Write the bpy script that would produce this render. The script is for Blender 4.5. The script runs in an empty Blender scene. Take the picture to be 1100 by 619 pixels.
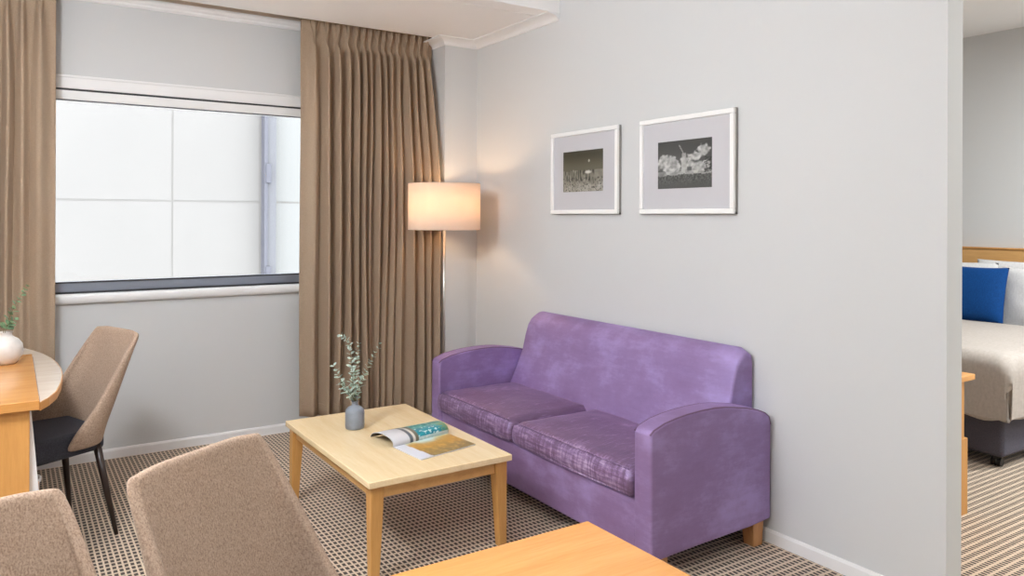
import bpy, bmesh, math, random
from mathutils import Vector, Matrix, noise
random.seed(7)
S = bpy.context.scene
COL = S.collection
PI = math.pi

# ------------------------------------------------------------------ materials
def lin(c):
    r = []
    for v in c:
        v = v / 255.0
        r.append(v / 12.92 if v <= 0.04045 else ((v + 0.055) / 1.055) ** 2.4)
    return (r[0], r[1], r[2], 1.0)

class NT:
    def __init__(self, name):
        self.m = bpy.data.materials.new(name)
        self.m.use_nodes = True
        self.t = self.m.node_tree
        self.b = self.t.nodes['Principled BSDF']
        self.out = self.t.nodes['Material Output']
    def n(self, kind, **kw):
        nd = self.t.nodes.new(kind)
        for k, v in kw.items():
            setattr(nd, k, v)
        return nd
    def l(self, a, b):
        self.t.links.new(a, b)
    def coords(self, scale=(1, 1, 1), rot=(0, 0, 0), out='Object'):
        tc = self.n('ShaderNodeTexCoord')
        mp = self.n('ShaderNodeMapping')
        mp.inputs['Scale'].default_value = scale
        mp.inputs['Rotation'].default_value = rot
        self.l(tc.outputs[out], mp.inputs['Vector'])
        return mp.outputs['Vector']
    def noise(self, vec, scale, detail=3, rough=0.5):
        nz = self.n('ShaderNodeTexNoise')
        nz.inputs['Scale'].default_value = scale
        nz.inputs['Detail'].default_value = detail
        nz.inputs['Roughness'].default_value = rough
        self.l(vec, nz.inputs['Vector'])
        return nz.outputs['Fac']
    def ramp(self, fac, stops):
        r = self.n('ShaderNodeValToRGB')
        e = r.color_ramp.elements
        while len(e) < len(stops):
            e.new(0.5)
        for i, (p, c) in enumerate(stops):
            e[i].position = p
            e[i].color = c if len(c) == 4 else lin(c)
        self.l(fac, r.inputs['Fac'])
        return r.outputs['Color']
    def bump(self, h, strength=0.2, dist=0.01):
        b = self.n('ShaderNodeBump')
        b.inputs['Strength'].default_value = strength
        b.inputs['Distance'].default_value = dist
        self.l(h, b.inputs['Height'])
        self.l(b.outputs['Normal'], self.b.inputs['Normal'])
    def math(self, op, a, b=None):
        m = self.n('ShaderNodeMath', operation=op)
        for i, v in enumerate((a, b)):
            if v is None:
                continue
            if isinstance(v, (int, float)):
                m.inputs[i].default_value = v
            else:
                self.l(v, m.inputs[i])
        return m.outputs[0]

def plain(name, c, rough=0.6, metal=0.0, spec=0.5, vary=0.0, vscale=6.0):
    q = NT(name)
    q.b.inputs['Roughness'].default_value = rough
    q.b.inputs['Metallic'].default_value = metal
    q.b.inputs['Specular IOR Level'].default_value = spec
    if vary > 0:
        v = q.coords()
        f = q.noise(v, vscale, 4)
        c1 = tuple(max(0, k * (1 - vary)) for k in c); c2 = tuple(min(255, k * (1 + vary)) for k in c)
        q.l(q.ramp(f, [(0.3, c1), (0.7, c2)]), q.b.inputs['Base Color'])
    else:
        q.b.inputs['Base Color'].default_value = lin(c)
    return q.m

def wall_paint(name, c):
    q = NT(name)
    q.b.inputs['Base Color'].default_value = lin(c)
    q.b.inputs['Roughness'].default_value = 0.75
    q.b.inputs['Specular IOR Level'].default_value = 0.25
    q.bump(q.noise(q.coords(), 180, 2), 0.06, 0.002)
    return q.m

def wood(name, c1, c2, axis='X', rough=0.35, scale=1.0, spec=0.5):
    q = NT(name)
    sc = {'X': (1.2, 14, 14), 'Y': (14, 1.2, 14), 'Z': (14, 14, 1.2)}[axis]
    v = q.coords(tuple(s * scale for s in sc))
    f = q.noise(v, 1.6, 6, 0.62)
    v2 = q.coords(tuple(s * scale * 5 for s in sc))
    f2 = q.noise(v2, 2.0, 3, 0.6)
    mix = q.math('ADD', q.math('MULTIPLY', f, 0.65), q.math('MULTIPLY', f2, 0.35))
    q.l(q.ramp(mix, [(0.33, c1), (0.66, c2)]), q.b.inputs['Base Color'])
    q.b.inputs['Roughness'].default_value = rough
    q.b.inputs['Specular IOR Level'].default_value = spec
    return q.m

def fabric(name, c1, c2, scale=260, sheen=0.3, tint=(255, 255, 255), rough=0.9, bump=0.25, broad=0.0):
    q = NT(name)
    v = q.coords()
    va = q.coords((1, 1, 0.35)); vb = q.coords((0.35, 1, 1))
    f = q.math('ADD', q.math('MULTIPLY', q.noise(va, scale, 2), 0.5), q.math('MULTIPLY', q.noise(vb, scale, 2), 0.5))
    if broad > 0:
        g = q.noise(v, 5, 4, 0.6)
        f = q.math('ADD', q.math('MULTIPLY', f, 1 - broad), q.math('MULTIPLY', g, broad))
    q.l(q.ramp(f, [(0.36, c1), (0.64, c2)]), q.b.inputs['Base Color'])
    q.b.inputs['Roughness'].default_value = rough
    q.b.inputs['Specular IOR Level'].default_value = 0.2
    q.b.inputs['Sheen Weight'].default_value = sheen
    q.b.inputs['Sheen Tint'].default_value = lin(tint)
    q.b.inputs['Sheen Roughness'].default_value = 0.4
    if bump:
        q.bump(f, bump, 0.002)
    return q.m

def nap(q, amount, c, rough):
    # the pile of the velvet throws back a broad violet gleam
    gl = q.n('ShaderNodeBsdfGlossy'); gl.inputs['Color'].default_value = lin(c); gl.inputs['Roughness'].default_value = rough
    mx = q.n('ShaderNodeMixShader'); mx.inputs[0].default_value = amount
    q.l(q.b.outputs[0], mx.inputs[1]); q.l(gl.outputs[0], mx.inputs[2]); q.l(mx.outputs[0], q.out.inputs[0])

def velvet(name):
    q = NT(name)
    v = q.coords((1, 1, 1))
    g = q.noise(v, 3.2, 5, 0.62)
    s = q.noise(q.coords((3, 2.2, 9)), 1.6, 5, 0.7)
    f = q.math('ADD', q.math('MULTIPLY', g, 0.62), q.math('MULTIPLY', s, 0.38))
    q.l(q.ramp(f, [(0.34, (114, 80, 108)), (0.5, (132, 102, 138)), (0.64, (160, 136, 182))]), q.b.inputs['Base Color'])
    q.b.inputs['Roughness'].default_value = 0.62
    q.b.inputs['Specular IOR Level'].default_value = 0.35
    q.b.inputs['Sheen Weight'].default_value = 0.35
    q.b.inputs['Sheen Roughness'].default_value = 0.35
    q.b.inputs['Sheen Tint'].default_value = lin((190, 165, 225))
    q.bump(f, 0.12, 0.01)
    nap(q, 0.18, (200, 190, 255), 0.6)
    return q.m

def crushed_velvet(name):
    # worn, streaky velvet of the loose seat cushions, fronts painted lighter as if lit
    q = NT(name)
    s1 = q.noise(q.coords((10, 60, 6)), 1.5, 4, 0.7)
    s2 = q.noise(q.coords((6, 8, 70)), 1.3, 4, 0.7)
    g = q.noise(q.coords(), 4, 4, 0.6)
    f = q.math('ADD', q.math('MULTIPLY', q.math('ADD', s1, s2), 0.36), q.math('MULTIPLY', g, 0.28))
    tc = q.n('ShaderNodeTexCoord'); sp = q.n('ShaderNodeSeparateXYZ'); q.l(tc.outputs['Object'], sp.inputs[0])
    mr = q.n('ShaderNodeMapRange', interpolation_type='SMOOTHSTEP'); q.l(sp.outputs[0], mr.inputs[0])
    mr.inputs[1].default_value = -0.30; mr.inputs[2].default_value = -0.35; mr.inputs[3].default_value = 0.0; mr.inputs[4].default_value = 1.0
    f = q.math('SUBTRACT', q.math('ADD', f, q.math('MULTIPLY', mr.outputs[0], 0.065)), 0.035)  # lifts the front faces to paler stops, light put into the colour
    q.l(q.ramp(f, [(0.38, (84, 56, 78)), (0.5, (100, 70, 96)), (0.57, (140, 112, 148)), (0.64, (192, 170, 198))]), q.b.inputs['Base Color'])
    q.b.inputs['Roughness'].default_value = 0.5
    q.b.inputs['Specular IOR Level'].default_value = 0.4
    q.b.inputs['Sheen Weight'].default_value = 0.3
    q.b.inputs['Sheen Tint'].default_value = lin((200, 170, 220))
    q.bump(f, 0.35, 0.01)
    nap(q, 0.10, (200, 186, 245), 0.5)
    return q.m

def carpet(name):
    q = NT(name)
    tc = q.n('ShaderNodeTexCoord')
    sp = q.n('ShaderNodeSeparateXYZ')
    q.l(tc.outputs['Object'], sp.inputs[0])
    wob = q.noise(q.coords(), 60, 2)
    x = q.math('ADD', sp.outputs[0], q.math('MULTIPLY', wob, 0.004))
    y = q.math('ADD', sp.outputs[1], q.math('MULTIPLY', wob, 0.006))
    fx = q.math('FRACT', q.math('DIVIDE', x, 0.0215))
    fy = q.math('FRACT', q.math('DIVIDE', y, 0.036))
    tx = q.math('ABSOLUTE', q.math('SUBTRACT', fx, 0.5))      # 0.5 at loop lines
    ty = q.math('ABSOLUTE', q.math('SUBTRACT', fy, 0.5))
    mx = q.n('ShaderNodeMapRange', interpolation_type='SMOOTHSTEP'); q.l(tx, mx.inputs[0]); mx.inputs[1].default_value = 0.26; mx.inputs[2].default_value = 0.38
    my = q.n('ShaderNodeMapRange', interpolation_type='SMOOTHSTEP'); q.l(ty, my.inputs[0]); my.inputs[1].default_value = 0.26; my.inputs[2].default_value = 0.38
    f = q.math('MAXIMUM', q.math('MULTIPLY', mx.outputs[0], 0.95), q.math('MULTIPLY', my.outputs[0], 0.84))
    fine = q.noise(q.coords(), 420, 2)
    f2 = q.math('ADD', q.math('MULTIPLY', f, 0.86), q.math('MULTIPLY', q.math('SUBTRACT', fine, 0.5), 0.4))
    q.l(q.ramp(f2, [(0.1, (46, 32, 23)), (0.85, (216, 196, 172))]), q.b.inputs['Base Color'])
    q.b.inputs['Roughness'].default_value = 0.95
    q.b.inputs['Specular IOR Level'].default_value = 0.15
    q.b.inputs['Sheen Weight'].default_value = 0.4
    q.b.inputs['Sheen Tint'].default_value = lin((225, 218, 215))
    q.bump(f2, 0.5, 0.004)
    return q.m

def glass(name, tint=(250, 252, 252)):
    q = NT(name)
    tr = q.n('ShaderNodeBsdfTransparent'); tr.inputs[0].default_value = lin(tint)
    gl = q.n('ShaderNodeBsdfGlossy'); gl.inputs['Roughness'].default_value = 0.02
    fr = q.n('ShaderNodeFresnel'); fr.inputs[0].default_value = 1.45
    mx = q.n('ShaderNodeMixShader')
    q.l(q.math('MULTIPLY', fr.outputs[0], 0.6), mx.inputs[0]); q.l(tr.outputs[0], mx.inputs[1]); q.l(gl.outputs[0], mx.inputs[2])
    q.l(mx.outputs[0], q.out.inputs[0])
    return q.m

def shade_mat(name):
    q = NT(name)
    df = q.n('ShaderNodeBsdfDiffuse'); df.inputs[0].default_value = lin((240, 226, 214))
    tl = q.n('ShaderNodeBsdfTranslucent'); tl.inputs[0].default_value = lin((255, 240, 222))
    mx = q.n('ShaderNodeMixShader'); mx.inputs[0].default_value = 0.45
    q.l(df.outputs[0], mx.inputs[1]); q.l(tl.outputs[0], mx.inputs[2]); q.l(mx.outputs[0], q.out.inputs[0])
    return q.m

def emit(name, c, s):
    q = NT(name)
    q.b.inputs['Base Color'].default_value = lin(c)
    q.b.inputs['Emission Color'].default_value = lin(c)
    q.b.inputs['Emission Strength'].default_value = s
    return q.m

def painted(name, rough=0.5):
    q = NT(name)
    a = q.n('ShaderNodeVertexColor'); a.layer_name = 'paint'
    q.l(a.outputs['Color'], q.b.inputs['Base Color'])
    q.b.inputs['Roughness'].default_value = rough
    q.b.inputs['Specular IOR Level'].default_value = 0.3
    return q.m

M = {}
M['wall'] = wall_paint('wall_paint_off_white', (208, 209, 209))
M['ceil'] = wall_paint('ceiling_white', (246, 246, 246))
M['white'] = plain('gloss_white_trim', (236, 236, 236), 0.35)
M['slot'] = wall_paint('cream_slot_bounce_tint', (225, 210, 195))  # cream stands in for light bounced off the curtains
M['carpet'] = carpet('carpet_woven')
M['alu'] = plain('grey_aluminium', (150, 158, 172), 0.35, 0.6)
M['darkgap'] = plain('dark_gasket', (48, 48, 52), 0.6)
M['glass'] = glass('clear_glass')
M['facade'] = plain('pale_facade_panel', (127, 124, 123), 0.8, vary=0.012, vscale=0.8)
M['facadewhite'] = plain('white_facade_panel', (131, 131, 131), 0.8)
M['joint'] = plain('facade_joint', (127, 124, 122), 0.9)
M['pipe'] = plain('grey_column', (104, 104, 110), 0.6)
M['pipe_dark'] = plain('grey_column_edge', (92, 92, 102), 0.6)
M['curtain'] = fabric('tan_curtain_cloth', (158, 137, 116), (170, 149, 127), 300, 0.2, (240, 225, 205), 0.85, 0.03)
M['velvet'] = velvet('purple_velvet')
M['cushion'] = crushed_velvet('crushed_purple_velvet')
M['piping'] = plain('purple_piping', (112, 82, 114), 0.6)
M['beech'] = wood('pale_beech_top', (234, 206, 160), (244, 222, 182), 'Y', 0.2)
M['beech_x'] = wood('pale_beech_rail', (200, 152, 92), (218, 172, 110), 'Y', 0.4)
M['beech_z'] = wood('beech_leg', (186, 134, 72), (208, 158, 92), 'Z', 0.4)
M['oak'] = wood('orange_beech', (212, 148, 78), (228, 168, 96), 'X', 0.3)
M['oak_y'] = wood('orange_beech_top', (192, 132, 70), (210, 152, 88), 'X', 0.2)
M['oak_z'] = wood('orange_beech_panel', (198, 140, 74), (216, 160, 92), 'Z', 0.45)
M['foot'] = wood('sofa_foot_wood', (176, 122, 74), (200, 148, 98), 'Z', 0.5)
M['pale'] = wood('pale_desk_top', (205, 192, 178), (222, 210, 196), 'X', 0.15)
M['tweed'] = fabric('taupe_tweed', (140, 118, 101), (180, 157, 138), 330, 0.25, (235, 220, 205), 0.95, 0.3)
M['charcoal'] = fabric('charcoal_seat_cloth', (56, 57, 65), (74, 75, 83), 330, 0.1, (200, 200, 220), 0.85, 0.15)
M['darkwood'] = plain('dark_brown_leg', (48, 34, 28), 0.4)
M['greyvase'] = plain('grey_glaze', (128, 134, 144), 0.3, vary=0.04, vscale=30)
M['whitevase'] = plain('white_glaze', (214, 208, 202), 0.3, vary=0.03, vscale=40)
M['leaf'] = plain('eucalyptus_leaf', (186, 202, 190), 0.55, vary=0.14, vscale=90)
M['leaf_green'] = plain('eucalyptus_leaf_green', (112, 140, 104), 0.6, vary=0.14, vscale=90)
M['stem'] = plain('eucalyptus_stem', (126, 116, 84), 0.7)
M['steel'] = plain('brushed_nickel', (205, 200, 192), 0.3, 0.9)
M['shade'] = shade_mat('lampshade_cloth')
M['bulb'] = emit('warm_bulb', (255, 214, 168), 78.0)
M['globe'] = emit('added_globe_glow', (246, 250, 255), 84.0)
M['frame'] = plain('white_picture_frame', (244, 244, 242), 0.35)
M['frame_side'] = plain('silver_frame_edge', (150, 146, 142), 0.4)
M['mount'] = plain('grey_mount_board', (196, 195, 199), 0.6)
M['photo'] = painted('photo_print', 0.35)
M['page'] = painted('magazine_page', 0.3)
M['darkpage'] = plain('dark_printed_page', (70, 62, 54), 0.4)
M['paper'] = plain('page_edges', (222, 222, 224), 0.6)
M['blue'] = fabric('royal_blue_cloth', (4, 54, 112), (10, 70, 132), 200, 0.15, (120, 160, 220), 0.8, 0.15)
M['linen'] = fabric('white_linen', (206, 204, 203), (218, 217, 216), 90, 0.1, (255, 255, 255), 0.9, 0.06)
M['duvet'] = fabric('ivory_duvet_cloth', (172, 163, 154), (184, 175, 167), 70, 0.1, (255, 250, 245), 0.9, 0.06)
M['bedbase'] = fabric('slate_bed_base', (72, 70, 80), (90, 88, 98), 300, 0.1, (200, 200, 220), 0.9, 0.1)
M['black'] = plain('black_plastic', (26, 26, 28), 0.45)
M['fixture'] = plain('fixture_rim', (235, 235, 235), 0.4)
M['diff'] = emit('added_diffuser_glow', (255, 246, 232), 3.0)
M['wire'] = plain('white_bin', (214, 206, 196), 0.5)

# ------------------------------------------------------------------ mesh helpers
def put(name, bm, mat, parent=None, smooth=False, local=False, bevel=0.0, seg=2, angle=35):
    if parent is not None and not local:
        bmesh.ops.translate(bm, verts=bm.verts, vec=-Vector(parent.location))
    me = bpy.data.meshes.new(name)
    bmesh.ops.recalc_face_normals(bm, faces=bm.faces)
    bm.to_mesh(me); bm.free()
    for m in (mat if isinstance(mat, (list, tuple)) else [mat]):
        me.materials.append(m)
    o = bpy.data.objects.new(name, me)
    COL.objects.link(o)
    if parent is not None:
        o.parent = parent
    if smooth:
        for p in me.polygons:
            p.use_smooth = True
    if bevel > 0:
        md = o.modifiers.new('bevel', 'BEVEL')
        md.width = bevel; md.segments = seg; md.limit_method = 'ANGLE'; md.angle_limit = math.radians(angle)
        md.harden_normals = False
        for p in me.polygons:
            p.use_smooth = True
        wn = o.modifiers.new('wn', 'WEIGHTED_NORMAL'); wn.keep_sharp = False
    return o

def put_top(name, bm, mat, loc, **kw):
    """a top-level thing made of one mesh, its origin at loc"""
    bmesh.ops.translate(bm, verts=bm.verts, vec=-Vector(loc))
    o = put(name, bm, mat, None, **kw)
    o.location = loc
    return o

def tag(o, label, cat, group=None):
    o['label'] = label; o['category'] = cat
    if group:
        o['group'] = group
    return o

def thing(name, label, cat, loc=(0, 0, 0), rz=0.0, group=None):
    e = bpy.data.objects.new(name, None)
    COL.objects.link(e)
    e.empty_display_size = 0.1
    e.location = loc; e.rotation_euler = (0, 0, rz)
    return tag(e, label, cat, group)

def struct(o):
    o['kind'] = 'structure'
    return o

def box(bm, x0, x1, y0, y1, z0, z1):
    vs = [bm.verts.new((x, y, z)) for z in (z0, z1) for (x, y) in ((x0, y0), (x1, y0), (x1, y1), (x0, y1))]
    for f in ((0, 3, 2, 1), (4, 5, 6, 7), (0, 1, 5, 4), (1, 2, 6, 5), (2, 3, 7, 6), (3, 0, 4, 7)):
        bm.faces.new([vs[i] for i in f])
    return vs

def bx(*a):
    bm = bmesh.new()
    if isinstance(a[0], (tuple, list)):
        for b in a:
            box(bm, *b)
    else:
        box(bm, *a)
    return bm

def prism(poly, axis, a, b):
    """polygon of (u,v) extruded along an axis from a to b. axis Y: (x,z); X: (y,z); Z: (x,y)"""
    bm = bmesh.new()
    def P(u, v, t):
        return {'Y': (u, t, v), 'X': (t, u, v), 'Z': (u, v, t)}[axis]
    A = [bm.verts.new(P(u, v, a)) for u, v in poly]
    B = [bm.verts.new(P(u, v, b)) for u, v in poly]
    n = len(poly)
    bm.faces.new(A); bm.faces.new(B[::-1])
    for i in range(n):
        bm.faces.new((A[i], B[i], B[(i + 1) % n], A[(i + 1) % n]))
    return bm

def lathe(bm, prof, c=(0, 0), seg=40):
    rings = []
    for r, z in prof:
        if r < 1e-5:
            rings.append([bm.verts.new((c[0], c[1], z))])
        else:
            rings.append([bm.verts.new((c[0] + r * math.cos(2 * PI * i / seg), c[1] + r * math.sin(2 * PI * i / seg), z)) for i in range(seg)])
    for A, B in zip(rings, rings[1:]):
        for i in range(seg):
            j = (i + 1) % seg
            if len(A) == 1 and len(B) == 1:
                continue
            if len(A) == 1:
                bm.faces.new((A[0], B[i], B[j]))
            elif len(B) == 1:
                bm.faces.new((A[i], B[0], A[j]))
            else:
                bm.faces.new((A[i], B[i], B[j], A[j]))
    return bm

def tube(bm, pts, radii, seg=10):
    pts = [Vector(p) for p in pts]
    if isinstance(radii, (int, float)):
        radii = [radii] * len(pts)
    rings = []
    for i, p in enumerate(pts):
        t = (pts[min(i + 1, len(pts) - 1)] - pts[max(i - 1, 0)]).normalized()
        ref = Vector((0, 0, 1)) if abs(t.z) < 0.9 else Vector((1, 0, 0))
        u = t.cross(ref).normalized(); v = t.cross(u).normalized()
        rings.append([bm.verts.new(p + radii[i] * (u * math.cos(2 * PI * k / seg) + v * math.sin(2 * PI * k / seg))) for k in range(seg)])
    for A, B in zip(rings, rings[1:]):
        for k in range(seg):
            j = (k + 1) % seg
            bm.faces.new((A[k], A[j], B[j], B[k]))
    bm.faces.new(rings[0]); bm.faces.new(rings[-1][::-1])
    return bm

def grid(fn, nu, nv, bm=None):
    bm = bm or bmesh.new()
    V = [[bm.verts.new(fn(i / nu, j / nv)) for j in range(nv + 1)] for i in range(nu + 1)]
    for i in range(nu):
        for j in range(nv):
            bm.faces.new((V[i][j], V[i + 1][j], V[i + 1][j + 1], V[i][j + 1]))
    return bm

def sweep(bm, path, prof):
    """prof: (out, z) swept along an xy path whose 'out' side is on the left of travel, with mitres"""
    n = len(path); rings = []
    for i, p in enumerate(path):
        p = Vector(p)
        d0 = (p - Vector(path[i - 1])).normalized() if i > 0 else None
        d1 = (Vector(path[i + 1]) - p).normalized() if i < n - 1 else None
        if d0 is None: d0 = d1
        if d1 is None: d1 = d0
        n0 = Vector((-d0.y, d0.x)); n1 = Vector((-d1.y, d1.x))
        b = (n0 + n1).normalized(); s = 1.0 / max(0.2, b.dot(n0))
        rings.append([bm.verts.new((p.x + b.x * o * s, p.y + b.y * o * s, z)) for o, z in prof])
    m = len(prof)
    for A, B in zip(rings, rings[1:]):
        for k in range(m):
            j = (k + 1) % m
            bm.faces.new((A[k], A[j], B[j], B[k]))
    bm.faces.new(rings[0]); bm.faces.new(rings[-1][::-1])
    return bm

def smoothstep(a, b, x):
    t = max(0.0, min(1.0, (x - a) / (b - a)))
    return t * t * (3 - 2 * t)

def lerp_list(pts, x):
    if x <= pts[0][0]: return pts[0][1]
    for (a, b), (c, d) in zip(pts, pts[1:]):
        if x <= c:
            return b + (d - b) * (x - a) / (c - a)
    return pts[-1][1]

# ------------------------------------------------------------------ the room
XR, XR2 = 2.747, 2.850           # dividing wall
XB = 6.62                        # bedroom headboard wall
XL = -0.75
YW, YW2 = 4.945, 5.12            # window wall
YF = -2.6
ZC = 2.90
ZB = 2.62                        # underside of bulkhead
YB0, YB1 = 3.665, 4.65

bm = bx(XL - 0.1, XB + 0.1, YF - 0.1, YW2, -0.08, 0.0)
struct(put('floor', bm, M['carpet']))
struct(put('ceiling', bx(XL - 0.1, XB + 0.1, YF - 0.1, YW2, ZC, ZC + 0.1), M['ceil']))
struct(put('wall_left', bx(XL - 0.1, XL, YF - 0.1, YW2, 0, ZC), M['wall']))
struct(put('wall_front', bx(XL, XB, YF - 0.1, YF, 0, ZC), M['wall']))
struct(put('wall_bedroom', bx(XB, XB + 0.1, YF - 0.1, YW2, 0, ZC), M['wall']))
struct(put('wall_right', bx(XR, XR2, 1.40, YW, 0, ZC), M['wall']))
struct(put('wall_pilaster', bx(2.491, XR, 4.63, YW, 0, ZC), M['wall']))
# window wall with two openings
W1 = (-0.20, 1.80, 0.93, 2.184)
W2 = (3.55, 5.75, 0.93, 2.30)
struct(put('wall_back', bx((XL, W1[0], YW, YW2, 0, ZC), (W1[0], W1[1], YW, YW2, 0, W1[2]), (W1[0], W1[1], YW, YW2, W1[3], ZC),
                           (W1[1], W2[0], YW, YW2, 0, ZC), (W2[0], W2[1], YW, YW2, 0, W2[2]), (W2[0], W2[1], YW, YW2, W2[3], ZC),
                           (W2[1], XB, YW, YW2, 0, ZC)), M['wall']))
# bulkhead: dropped ceiling by the window, a fine shadow groove in its underside
struct(put('ceiling_bulkhead', bx((XL, XR, YB0, 3.797, ZB, ZC), (XL, 2.665, 3.803, YB1, ZB, ZC), (2.665, XR, 3.797, YB1, ZB, ZC),
                                  (XL, XR, 3.79, 3.81, ZB + 0.012, ZC)), M['ceil']))
struct(put('ceiling_slot', bx((XL, 2.491, YB1, YW, 2.765, ZC), (XL, 2.491, YW - 0.006, YW, 2.665, 2.765)), M['slot']))  # thin wall lining carries the painted curtain bounce
# cornice (cove) along the dividing wall and round the pilaster
prof = [(0, ZB), (0, ZB - 0.044), (0.006, ZB - 0.044)]
for k in range(9):
    a = k / 8 * PI / 2
    prof.append((0.012 + 0.068 * (1 - math.cos(a)), ZB - 0.040 + 0.034 * math.sin(a)))
prof += [(0.084, ZB - 0.005), (0.084, ZB)]
bm = bmesh.new()
sweep(bm, [(XR, YB0 + 0.002), (XR, 4.63), (2.491, 4.63), (2.491, YW)], prof)
struct(put('trim_1', bm, M['white']))
# moulding on the window wall inside the curtain slot
bm = bmesh.new()
sweep(bm, [(2.491, YW), (XL, YW)], [(0, 2.665), (0, 2.612), (0.012, 2.612), (0.020, 2.622), (0.020, 2.632), (0.034, 2.640), (0.040, 2.650), (0.040, 2.665)])
struct(put('trim_2', bm, M['white']))
# bedroom cornice is a plain shadow line; skirting boards
def skirt(name, path):
    bm = bmesh.new()
    sweep(bm, path, [(0, 0.0), (0.011, 0.0), (0.011, 0.046), (0.006, 0.056), (0, 0.057)])
    return struct(put(name, bm, M['white']))
skirt('baseboard_right', [(XR, 1.40), (XR, 4.63), (2.491, 4.63), (2.491, YW)])
skirt('baseboard_back', [(2.491, YW), (XL, YW)])
skirt('baseboard_left', [(XL, YW), (XL, YF)])
skirt('baseboard_bedroom', [(XB, YF), (XB, YW)])

# ------------------------------------------------------------------ windows
def window(name, W, sill=True):
    x0, x1, z0, z1 = W
    r = bpy.data.objects.new(name, None); COL.objects.link(r); r.location = ((x0 + x1) / 2, YW + 0.06, z0); r['kind'] = 'structure'
    # aluminium frame
    put('window_frame', bx((x0, x1, YW + 0.03, YW + 0.09, z0 + 0.035, 1.022), (x0, x0 + 0.06, YW + 0.03, YW + 0.09, 1.022, z1), (x1 - 0.06, x1, YW + 0.03, YW + 0.09, 1.022, z1)), M['alu'], r, bevel=0.004)
    put('window_rail', bx(x0, x1, YW + 0.022, YW + 0.034, 1.016, 1.024), M['darkgap'], r)
    put('window_gasket', bx(x0, x1, YW + 0.012, YW + 0.03, 0.955, 0.967), M['darkgap'], r)
    zt = z1 - 0.072
    put('window_head', bx((x0, x1, YW - 0.004, YW + 0.09, zt, z1 + 0.001), (x0, x1, YW - 0.009, YW + 0.01, z1 - 0.012, z1 + 0.003)), M['white'], r, bevel=0.003)
    put('head_gap', bx(x0, x1, YW + 0.004, YW + 0.09, zt - 0.012, zt), M['darkgap'], r)
    put('blind_cassette', bx(x0, x1, YW - 0.002, YW + 0.09, zt - 0.062, zt - 0.011), M['white'], r, bevel=0.003)
    put('cassette_lip', bx(x0, x1, YW + 0.002, YW + 0.02, zt - 0.068, zt - 0.062), M['pipe'], r)
    put('pane', bx(x0 + 0.05, x1 - 0.05, YW + 0.058, YW + 0.064, 1.01, zt - 0.05), M['glass'], r)
    # white rounded sill
    s = [(YW + 0.09, z0 + 0.03), (YW - 0.022, z0 + 0.026), (YW - 0.034, z0 + 0.018), (YW - 0.038, z0 + 0.004), (YW - 0.036, z0 - 0.012), (YW - 0.028, z0 - 0.024), (YW - 0.012, z0 - 0.029), (YW, z0 - 0.029), (YW, z0), (YW + 0.09, z0)]
    put('window_sill', prism(s, 'X', x0 - 0.02, x1 + 0.02), M['white'], r, bevel=0.003)
    return r
window('window_1', W1)
window('window_2', W2)

# ------------------------------------------------------------------ building across the lane
YN = 9.0
nb = thing('neighbouring_building', 'pale panelled building with a grey column seen through the window', 'building', (1.5, YN, -3))
xs = [-3.2, 0.0, 1.484, 2.43]
GAP = 0.010
zj = [-3.0, -0.2, 1.56, 3.3, 5.0]
for a, b in zip(xs, xs[1:]):
    for c, d in zip(zj, zj[1:]):
        put('facade_panel', bx(a + GAP, b - GAP, YN, YN + 0.08, c + GAP, d - GAP), M['facade'], nb)
for a, b in ((2.60, 4.4), (4.4, 7.5)):
    for c, d in zip(zj, zj[1:]):
        put('facade_panel', bx(a + GAP, b - GAP, YN, YN + 0.08, c + GAP, d - GAP), M['facadewhite'], nb)
put('backing_wall', bx(-3.2, 7.5, YN + 0.006, YN + 0.6, -3, 5.0), M['joint'], nb)
put('column', bx((2.47, 2.585, YN - 0.10, YN + 0.06, -3, 5.0),), M['pipe'], nb, bevel=0.01)
put('column_rib', bx((2.44, 2.48, YN - 0.13, YN + 0.06, -3, 5.0), (2.455, 2.515, YN - 0.15, YN - 0.09, 1.78, 2.0), (2.455, 2.515, YN - 0.15, YN - 0.09, 0.6, 0.82)), M['pipe_dark'], nb, bevel=0.006)
put_g = struct(put('ground_outside', bx(-12, 18, YW2 + 0.02, 20, -3.1, -3.0), plain('uplight_paving', (224, 222, 218), 0.9, vary=0.05)))  # unseen ground, paled to throw daylight up onto the bulkhead ceiling

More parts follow.
